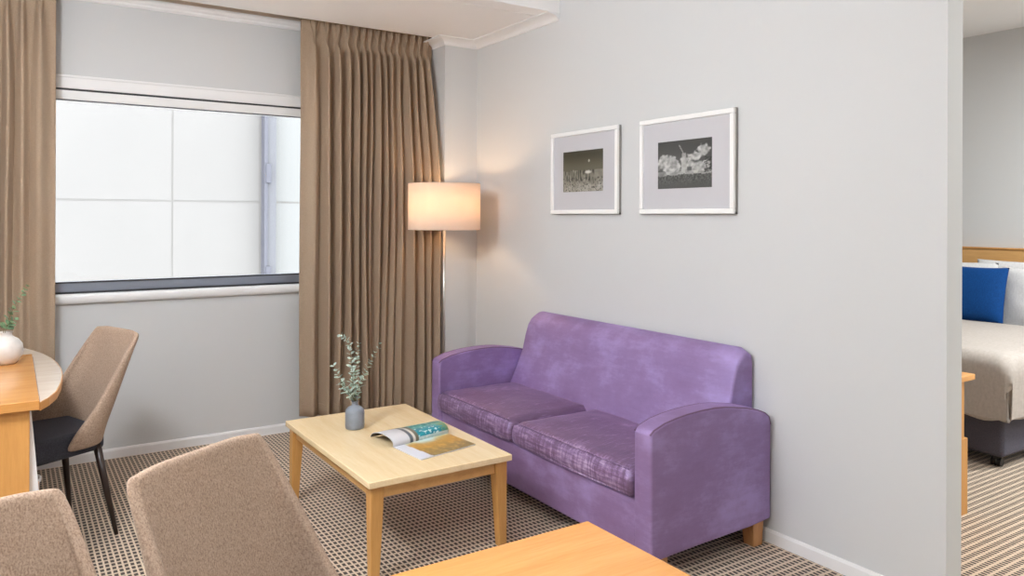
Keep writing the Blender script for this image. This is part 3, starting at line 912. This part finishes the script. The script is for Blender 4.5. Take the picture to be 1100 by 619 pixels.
# ------------------------------------------------------------------ chairs
def chair_parts(root, seat_mat):
    # local: +x is the way the sitter faces, y to the sitter's left
    zb, zt = 0.405, 0.876
    bm = bmesh.new()
    rows = 14
    V = []
    for r in range(rows + 1):
        f = r / rows
        z = zb + (zt - zb) * f
        sb = lerp_list([(0, -0.195), (0.15, -0.205), (1, -0.335)], f)
        W = lerp_list([(0, 0.405), (0.15, 0.425), (0.6, 0.402), (0.92, 0.372), (1, 0.352)], f) / 2
        L = lerp_list([(0, 0.19), (0.10, 0.18), (0.35, 0.115), (0.7, 0.06), (0.94, 0.022), (1, 0.016)], f)
        full = []
        for k in range(25):
            t = 1 - 2 * k / 24
            a = abs(t) * PI / 2
            y = math.copysign(W * math.sin(a) ** 0.62, t)
            x = sb + L * (1 - math.cos(a) ** 0.62)
            full.append((x, y))
        row = []
        for (x, y) in full:
            # soften the top corners
            drop = 0.007 * smoothstep(0.55, 1.05, abs(y) / max(W, 0.01)) * smoothstep(0.85, 1, f)
            row.append(bm.verts.new((x, y, z - drop)))
        V.append(row)
    for A, B in zip(V, V[1:]):
        for k in range(len(A) - 1):
            bm.faces.new((A[k], A[k + 1], B[k + 1], B[k]))
    o = put('shell', bm, M['tweed'], root, smooth=True, local=True)
    md = o.modifiers.new('thick', 'SOLIDIFY'); md.thickness = 0.026; md.offset = 0.0; md.use_even_offset = False
    md = o.modifiers.new('sub', 'SUBSURF'); md.levels = 1; md.render_levels = 2
    # seat pad
    bm = bmesh.new()
    pts = []
    for (x, y) in ((-0.19, 0.165), (-0.10, 0.18), (0.10, 0.21), (0.215, 0.205), (0.245, 0.17), (0.255, 0.0)):
        pts.append((x, y))
    poly = pts + [(x, -y) for x, y in reversed(pts[:-1])]
    A = [bm.verts.new((x, y, 0.375)) for x, y in poly]; B = [bm.verts.new((x, y, 0.475)) for x, y in poly]
    bm.faces.new(A[::-1]); bm.faces.new(B)
    for k in range(len(poly)):
        j = (k + 1) % len(poly)
        bm.faces.new((A[k], A[j], B[j], B[k]))
    put('seat', bm, seat_mat, root, local=True, bevel=0.022, seg=4)
    for (tx, ty, bx_, by) in ((-0.155, 0.155, -0.215, 0.212), (-0.155, -0.155, -0.215, -0.212), (0.19, 0.165, 0.225, 0.195), (0.19, -0.165, 0.225, -0.195)):
        bm = bmesh.new()
        tube(bm, [(tx, ty, 0.41 if tx < 0 else 0.38), (tx + (bx_ - tx) * 0.5, ty + (by - ty) * 0.5, 0.2), (bx_, by, 0.0)], [0.017, 0.0135, 0.0085], 12)
        put('leg', bm, M['darkwood'], root, smooth=True, local=True)

def copy_thing(src, loc, rz, label):
    r = src.copy(); COL.objects.link(r)
    r.location = loc; r.rotation_euler = (0, 0, rz); r['label'] = label
    for ch in list(src.children):
        c = ch.copy(); COL.objects.link(c); c.parent = r
        for g in list(ch.children):
            d = g.copy(); COL.objects.link(d); d.parent = c
    return r
ch0 = thing('dining_chair', 'taupe tweed chair with charcoal seat pulled up to the curved end of the beech desk', 'chair', (0.12, 3.874, 0), math.atan2(-0.36, -0.93), 'taupe upholstered chairs')
chair_parts(ch0, M['charcoal'])
copy_thing(ch0, (0.530, 1.540, 0), math.atan2(-0.846, 0.534), 'taupe tweed chair backrest at the corner of the orange wooden dining table')
copy_thing(ch0, (0.030, 1.366, 0), math.atan2(-0.93, 0.37), 'taupe tweed chair cut off by the photo edge, below the beech desk')

# ------------------------------------------------------------------ dining table
dt = thing('dining_table', 'orange beech dining table with only its far corner in view', 'table', (0.3, 0.88, 0))
put('tabletop', bx(-0.45, 1.053, 0.46, 1.297, 0.708, 0.74), M['oak_y'], dt, bevel=0.003)
for x in (-0.42, 0.96):
    for y in (0.50, 1.20):
        put('leg', bx(x, x + 0.06, y, y + 0.06, 0, 0.708), M['oak_z'], dt, bevel=0.003)
put('apron', bx((-0.36, 0.96, 0.515, 0.535, 0.64, 0.708), (-0.36, 0.96, 1.225, 1.245, 0.64, 0.708), (-0.405, -0.385, 0.56, 1.20, 0.64, 0.708), (0.985, 1.005, 0.56, 1.20, 0.64, 0.708)), M['oak_z'], dt)

# ------------------------------------------------------------------ cabinet and desk
cab = thing('work_desk', 'orange beech desk with a curved pale extension carrying the white vase', 'desk', (-0.3, 3.7, 0))
put('top', bx(XL + 0.002, 0.091, 3.152, 4.225, 0.7155, 0.75), M['oak_y'], cab, bevel=0.003)
put('end_panel', bx(XL + 0.002, 0.062, 3.175, 3.205, 0.0, 0.7155), M['oak_z'], cab, bevel=0.002)
put('end_panel', bx(XL + 0.002, -0.30, 4.19, 4.22, 0.0, 0.704), M['oak_z'], cab, bevel=0.002)
put('back_rail', bx(XL + 0.002, XL + 0.03, 3.205, 4.19, 0.40, 0.7155), M['oak_z'], cab, bevel=0.002)
put('white_side_panel', prism([(-0.30, 0.7155), (0.066, 0.7155), (0.071, 0.66), (0.093, 0.40), (-0.30, 0.40)], 'Y', 3.2051, 3.375), M['white'], cab, bevel=0.002)
put('ledge', bx(-0.30, 0.095, 3.2051, 3.38, 0.372, 0.40), M['oak_z'], cab, bevel=0.002)

desk = cab
poly = []
arcp = [(0.092, 3.19), (0.122, 3.26), (0.150, 3.36), (0.172, 3.52), (0.186, 3.69), (0.188, 3.84), (0.180, 4.00), (0.162, 4.16), (0.135, 4.30), (0.10, 4.42), (0.05, 4.55), (-0.02, 4.63), (-0.12, 4.68)]
poly = arcp + [(XL + 0.003, 4.68), (XL + 0.003, 4.228), (0.0925, 4.228)]
put('curved_top', prism(poly, 'Z', 0.705, 0.738), [M['pale']], desk, bevel=0.003)
for i, (x, y) in enumerate(((-0.25, 4.58), (-0.66, 4.58))):
    bm = bmesh.new(); tube(bm, [(x, y, 0), (x, y, 0.706)], 0.022, 16)
    put('leg', bm, M['steel'], desk, smooth=True)
# oak edge strip of the desk top
bm = bmesh.new()
sweep(bm, list(reversed([(x - 0.002, y) for x, y in arcp])), [(0.0, 0.7055), (0.0045, 0.7055), (0.0045, 0.735), (0.0, 0.735)])
put('edge_strip', bm, M['oak'], desk)

# white vase with greenery
V2 = (-0.018, 4.007)
v2 = thing('vase', 'round white vase with a small green sprig on the beech desk', 'vase', (V2[0], V2[1], 0.75))
bm = bmesh.new(); z = 0.75
lathe(bm, [(0, z), (0.042, z), (0.055, z + 0.012), (0.068, z + 0.034), (0.073, z + 0.06), (0.069, z + 0.085), (0.055, z + 0.106), (0.036, z + 0.118), (0.030, z + 0.126), (0.031, z + 0.136), (0.035, z + 0.139),
            (0.030, z + 0.139), (0.026, z + 0.126), (0.045, z + 0.105), (0.062, z + 0.06), (0.04, z + 0.01), (0, z + 0.008)], V2)
put('vase_body', bm, M['whitevase'], v2, smooth=True)
G2 = 'eucalyptus sprigs in the white vase'
sprig('eucalyptus_sprig', [(-0.015, 4.0, 0.80), (-0.012, 4.0, 0.90), (0.008, 3.99, 0.97), (0.035, 3.99, 1.03), (0.066, 3.985, 1.085)], 'taller green sprig rising from the white vase beside the curtain', G2, 11, 0.013, 'leaf_green', 0.42, 11)
sprig('eucalyptus_sprig', [(-0.022, 4.0, 0.80), (-0.02, 4.0, 0.89), (-0.005, 3.98, 0.92), (0.02, 3.97, 0.945)], 'short leafy green sprig spilling over the white vase rim', G2, 12, 0.017, 'leaf_green', 0.5, 6)

# waste bin under the desk
bc = (0.005, 3.72)
# (stands between the cabinet and the chair; only its rim shows)
bcx, bcy = 0.035, 3.475
wb = thing('waste_bin', 'small white waste bin on the carpet behind the desk end panel', 'bin', (bcx, bcy, 0))
bm = bmesh.new(); lathe(bm, [(0, 0.0), (0.052, 0.0), (0.055, 0.01), (0.067, 0.375), (0.069, 0.38), (0.065, 0.38), (0.052, 0.012), (0, 0.010)], (bcx, bcy), 36); put('bin_body', bm, M['wire'], wb, smooth=True)
bm = bmesh.new(); lathe(bm, [(0.065, 0.374), (0.072, 0.374), (0.073, 0.386), (0.065, 0.386), (0.065, 0.374)], (bcx, bcy), 36); put('rim', bm, M['white'], wb, smooth=True)

# ------------------------------------------------------------------ bedroom
BX0, BX1, BY0, BY1 = 4.62, 6.50, 2.045, 3.87
bed = thing('bed', 'double bed with a slate grey base on castors seen past the wall', 'bed', ((BX0 + BX1) / 2, (BY0 + BY1) / 2, 0))
put('bed_base', bx(BX0, BX1, BY0, BY1, 0.062, 0.325), M['bedbase'], bed, bevel=0.025, seg=3)
put('mattress', bx(BX0 + 0.01, BX1, BY0 + 0.01, BY1 - 0.01, 0.325, 0.575), M['linen'], bed, bevel=0.05, seg=4)
for x in (BX0 + 0.06, BX1 - 0.08):
    for y in (BY0 + 0.06, BY1 - 0.08):
        bm = bmesh.new()
        lathe(bm, [(0, 0.04), (0.018, 0.04), (0.024, 0.05), (0.024, 0.062), (0, 0.062)], (x, y), 16)
        for s in (-0.016, 0.016):
            c = Vector((x, y + s, 0.0235))
            R_ = [[bm.verts.new((c.x + 0.0235 * math.cos(2 * PI * k / 18), c.y + d, c.z + 0.0235 * math.sin(2 * PI * k / 18))) for k in range(18)] for d in (-0.010, 0.010)]
            bm.faces.new(R_[0]); bm.faces.new(R_[1][::-1])
            for k in range(18):
                j = (k + 1) % 18
                bm.faces.new((R_[0][k], R_[0][j], R_[1][j], R_[1][k]))
        put('castor', bm, M['black'], bed)
# duvet
def duvet():
    x0, x1, y0, y1, zt = BX0 - 0.028, 5.98, BY0 - 0.03, BY1 + 0.03, 0.622
    bm = bmesh.new()
    nx, ny = 60, 70
    drop = 0.33
    Lx = (x1 - x0) + drop; Ly = (y1 - y0) + 2 * drop
    R = 0.07
    def fold(d):     # distance past the rounding start -> (out, down)
        arc = R * PI / 2
        if d <= 0: return d, 0.0
        if d < arc:
            a = d / R
            return R * math.sin(a), R * (1 - math.cos(a))
        return R, R + (d - arc)
    def fn(u, v):
        sx = u * Lx            # from head (x1) towards the foot
        sy = v * Ly - drop     # 0..(y1-y0) on top
        ox, dx = fold(sx - ((x1 - x0) - R))
        x = x1 - ((x1 - x0) - R) - ox
        if sy < (y1 - y0) / 2:
            oy, dy = fold(R - sy); y = y0 + R - oy
        else:
            oy, dy = fold(sy - ((y1 - y0) - R)); y = y1 - R + oy
        z = zt - max(dx, dy) - 0.25 * min(dx, dy)
        m = min(dx, dy)
        if m > 0:      # corner hangs as a rounded, flared fold
            x -= 0.05 * m * 2 - 0.1 * m; y += (0.03 if y > (y0 + y1) / 2 else -0.03) * m
        z = max(z, 0.285 + 0.012 * math.sin(9 * (x + y)) + 0.01 * math.sin(23 * y))
        w = noise.noise(Vector((x * 4, y * 4, z * 3)))
        hang = smoothstep(0.02, 0.2, max(dx, dy))
        x += 0.014 * hang * w * (1 if dx > dy else 0.3); y += 0.014 * hang * w * (1 if dy > dx else 0.3)
        z += 0.010 * w * (1 - hang)
        return (x, y, z)
    return grid(fn, nx, ny)
dv = put_top('duvet', duvet(), M['duvet'], (5.3, 2.95, 0.60), smooth=True)
md = dv.modifiers.new('thick', 'SOLIDIFY'); md.thickness = 0.022; md.offset = -1
tag(dv, 'ivory duvet draped over the bed with its corner folded at the foot', 'duvet')

def pillow(name, label, cat, c, w, h, t, rx, mat, group=None, seed=0, rz=0.0, pinch=0.10):
    """upright pillow: its face looks along -X, leans back by rx"""
    bm = bmesh.new()
    n = 26
    fr = []; bk = []
    for side in (1, -1):
        V = []
        for i in range(n + 1):
            row = []
            for j in range(n + 1):
                a = 2 * i / n - 1; b = 2 * j / n - 1
                pu = a * (1 - pinch * (1 - abs(b)) * 0 - pinch * 0.5 * (1 - b * b) * (abs(a) ** 3)); pv = b * (1 - pinch * 0.5 * (1 - a * a) * (abs(b) ** 3))
                th = (max(0, 1 - abs(a) ** 2.6) * max(0, 1 - abs(b) ** 2.6)) ** 0.55
                wr = 0.006 * noise.noise(Vector((a * 3 + seed, b * 3, side)))
                row.append(bm.verts.new((-side * (t / 2 * th + 0.002) + wr * th, pu * w / 2, pv * h / 2)))
            V.append(row)
        for i in range(n):
            for j in range(n):
                bm.faces.new((V[i][j], V[i + 1][j], V[i + 1][j + 1], V[i][j + 1]))
    bmesh.ops.remove_doubles(bm, verts=bm.verts, dist=0.0045)
    o = put(name, bm, mat, None, smooth=True)
    o.location = c; o.rotation_euler = (0, rx, rz)
    return tag(o, label, cat, group)
pillow('scatter_cushion', 'royal blue square cushion propped against white pillows on the bed', 'cushion', (6.07, 2.90, 0.829), 0.46, 0.43, 0.15, 0.22, M['blue'], seed=2, rz=0.0)
pillow('pillow', 'white bed pillow in front row peeking beyond the blue cushion', 'pillow', (6.235, 2.42, 0.82), 0.74, 0.44, 0.17, 0.20, M['linen'], 'white bed pillows', 4)
pillow('pillow', 'white bed pillow standing behind the blue cushion', 'pillow', (6.27, 3.20, 0.835), 0.74, 0.46, 0.17, 0.18, M['linen'], 'white bed pillows', 5)
pillow('pillow', 'white pillow at the back leaning on the wooden headboard', 'pillow', (6.42, 2.68, 0.85), 0.74, 0.46, 0.14, 0.12, M['linen'], 'white bed pillows', 6)

hb = thing('headboard', 'pale wooden headboard on the bedroom wall behind the pillows', 'headboard', (XB, 2.95, 0.35))
put('panel', bx((XB - 0.045, XB - 0.002, 2.70, 4.15, 0.35, 1.155), (XB - 0.045, XB - 0.002, 1.72, 2.695, 0.35, 1.155)), M['beech_x'], hb, bevel=0.003)
put('top_rail', bx(XB - 0.055, XB - 0.002, 1.71, 4.16, 1.155, 1.168), M['oak_z'], hb, bevel=0.003)

bn = thing('luggage_bench', 'low wooden bench unit with an overhanging top behind the wall end', 'bench', (3.35, 2.5, 0))
put('top', bx(2.87, 3.843, 1.825, 3.3, 0.632, 0.66), M['oak'], bn, bevel=0.004)
put('side_panel', bx((2.88, 3.775, 1.842, 1.87, 0.36, 0.632), (2.88, 3.80, 1.838, 1.868, 0.0, 0.36)), M['oak_z'], bn, bevel=0.002)
put('side_panel', bx(2.88, 3.80, 3.26, 3.285, 0.0, 0.632), M['oak_z'], bn, bevel=0.002)
put('shelf', bx(2.88, 3.79, 1.868, 3.26, 0.30, 0.325), M['oak'], bn, bevel=0.002)
put('back_panel', bx(2.872, 2.88, 1.85, 3.28, 0.05, 0.632), M['oak_z'], bn)

# ------------------------------------------------------------------ added fill lights, shaped as pendant and ceiling fittings out of view
LIGHT_W = dict(a=34, b=30, c=26, d=26)
def added_ceiling_light(x, y, power, label, size=0.42):  # invented fitting out of view, its area lamp fills the rooms
    r = thing('added_ceiling_light', label, 'ceiling light', (x, y, ZC - 0.075), 0, 'added ceiling fill lights out of view')
    bm = bmesh.new(); lathe(bm, [(0, ZC - 0.012), (size / 2, ZC - 0.012), (size / 2, ZC - 0.001), (0, ZC - 0.001)], (x, y), 48); put('rim', bm, M['fixture'], r, smooth=False)
    bm = bmesh.new(); lathe(bm, [(0, ZC - 0.070), (size * 0.25, ZC - 0.066), (size * 0.42, ZC - 0.045), (size * 0.47, ZC - 0.012), (0, ZC - 0.0125)], (x, y), 48); put('diffuser', bm, M['diff'], r, smooth=True)
    L = bpy.data.lights.new('ceiling_fill_lamp', 'AREA'); L.shape = 'DISK'; L.size = size; L.energy = power; L.color = (0.93, 0.975, 1.0)
    o = bpy.data.objects.new('ceiling_fill_lamp', L); COL.objects.link(o); o.parent = r; o.location = (0, 0, -0.012)
    L.spread = PI
pd = thing('added_pendant_light', 'unseen globe pendant added as fill light between the desk and the dining table', 'pendant light', (-0.35, 2.30, 2.12))  # invented pendant out of view, brightens the walls and bulkhead underside
bm = bmesh.new(); lathe(bm, [(0.15 * math.sin(PI * k / 24), 2.27 - 0.15 * math.cos(PI * k / 24)) for k in range(25)], (-0.35, 2.30), 40); put('globe', bm, M['globe'], pd, smooth=True)
bm = bmesh.new(); lathe(bm, [(0, 2.412), (0.05, 2.412), (0.05, 2.45), (0.02, 2.46), (0, 2.46)], (-0.35, 2.30), 24); put('cap', bm, M['steel'], pd)
bm = bmesh.new(); tube(bm, [(-0.35, 2.30, 2.455), (-0.35, 2.30, 2.89)], 0.004, 8); put('cord', bm, M['white'], pd)
bm = bmesh.new(); lathe(bm, [(0, 2.875), (0.05, 2.88), (0.055, 2.899), (0, 2.899)], (-0.35, 2.30), 24); put('ceiling_rose', bm, M['white'], pd)
added_ceiling_light(-0.30, 0.6, 19, 'unseen round ceiling light added as fill over the dining table')
added_ceiling_light(4.2, 0.1, 28, 'unseen round ceiling light added as fill just inside the bedroom doorway')
added_ceiling_light(5.3, 1.0, 62, 'unseen round ceiling light added as fill at the foot side of the bed')

# ------------------------------------------------------------------ sky and sun
w = bpy.data.worlds.new('overcast_sky'); S.world = w; w.use_nodes = True
bg = w.node_tree.nodes['Background']
bg.inputs['Color'].default_value = (0.95, 0.975, 1.0, 1); bg.inputs['Strength'].default_value = 3.6
sn = bpy.data.lights.new('sun', 'SUN'); sn.energy = 0.6; sn.angle = math.radians(6); sn.color = (1, 0.98, 0.95)
so = bpy.data.objects.new('sun', sn); COL.objects.link(so); so.rotation_euler = (math.radians(50), 0, math.radians(-12))

# ------------------------------------------------------------------ camera
F_PX, CX, CY_H = 821.0, 550.0, 233.0
cam = bpy.data.cameras.new('camera'); co = bpy.data.objects.new('camera', cam); COL.objects.link(co)
cam.sensor_fit = 'HORIZONTAL'; cam.sensor_width = 36.0
cam.lens = F_PX * 36.0 / 1100.0
cam.shift_y = -(309.5 - CY_H) / 1100.0
cam.clip_start = 0.05
yaw = math.atan(540 / 821.0)
co.location = (0, 0, 1.4)
fwd = Vector((math.sin(yaw), math.cos(yaw), 0))
q = fwd.to_track_quat('-Z', 'Y')
roll = math.radians(0.2)
co.rotation_euler = (q.to_matrix() @ Matrix.Rotation(roll, 3, 'Z')).to_euler()
S.camera = co

S.view_settings.view_transform = 'Standard'
S.view_settings.look = 'None'
S.view_settings.gamma = 1.0
S.view_settings.use_curve_mapping = False
S.view_settings.exposure = 0.71
S.cycles.max_bounces = 12
S.cycles.diffuse_bounces = 6
S.cycles.transparent_max_bounces = 12
S.cycles.sample_clamp_indirect = 6.0
S.cycles.use_denoising = True
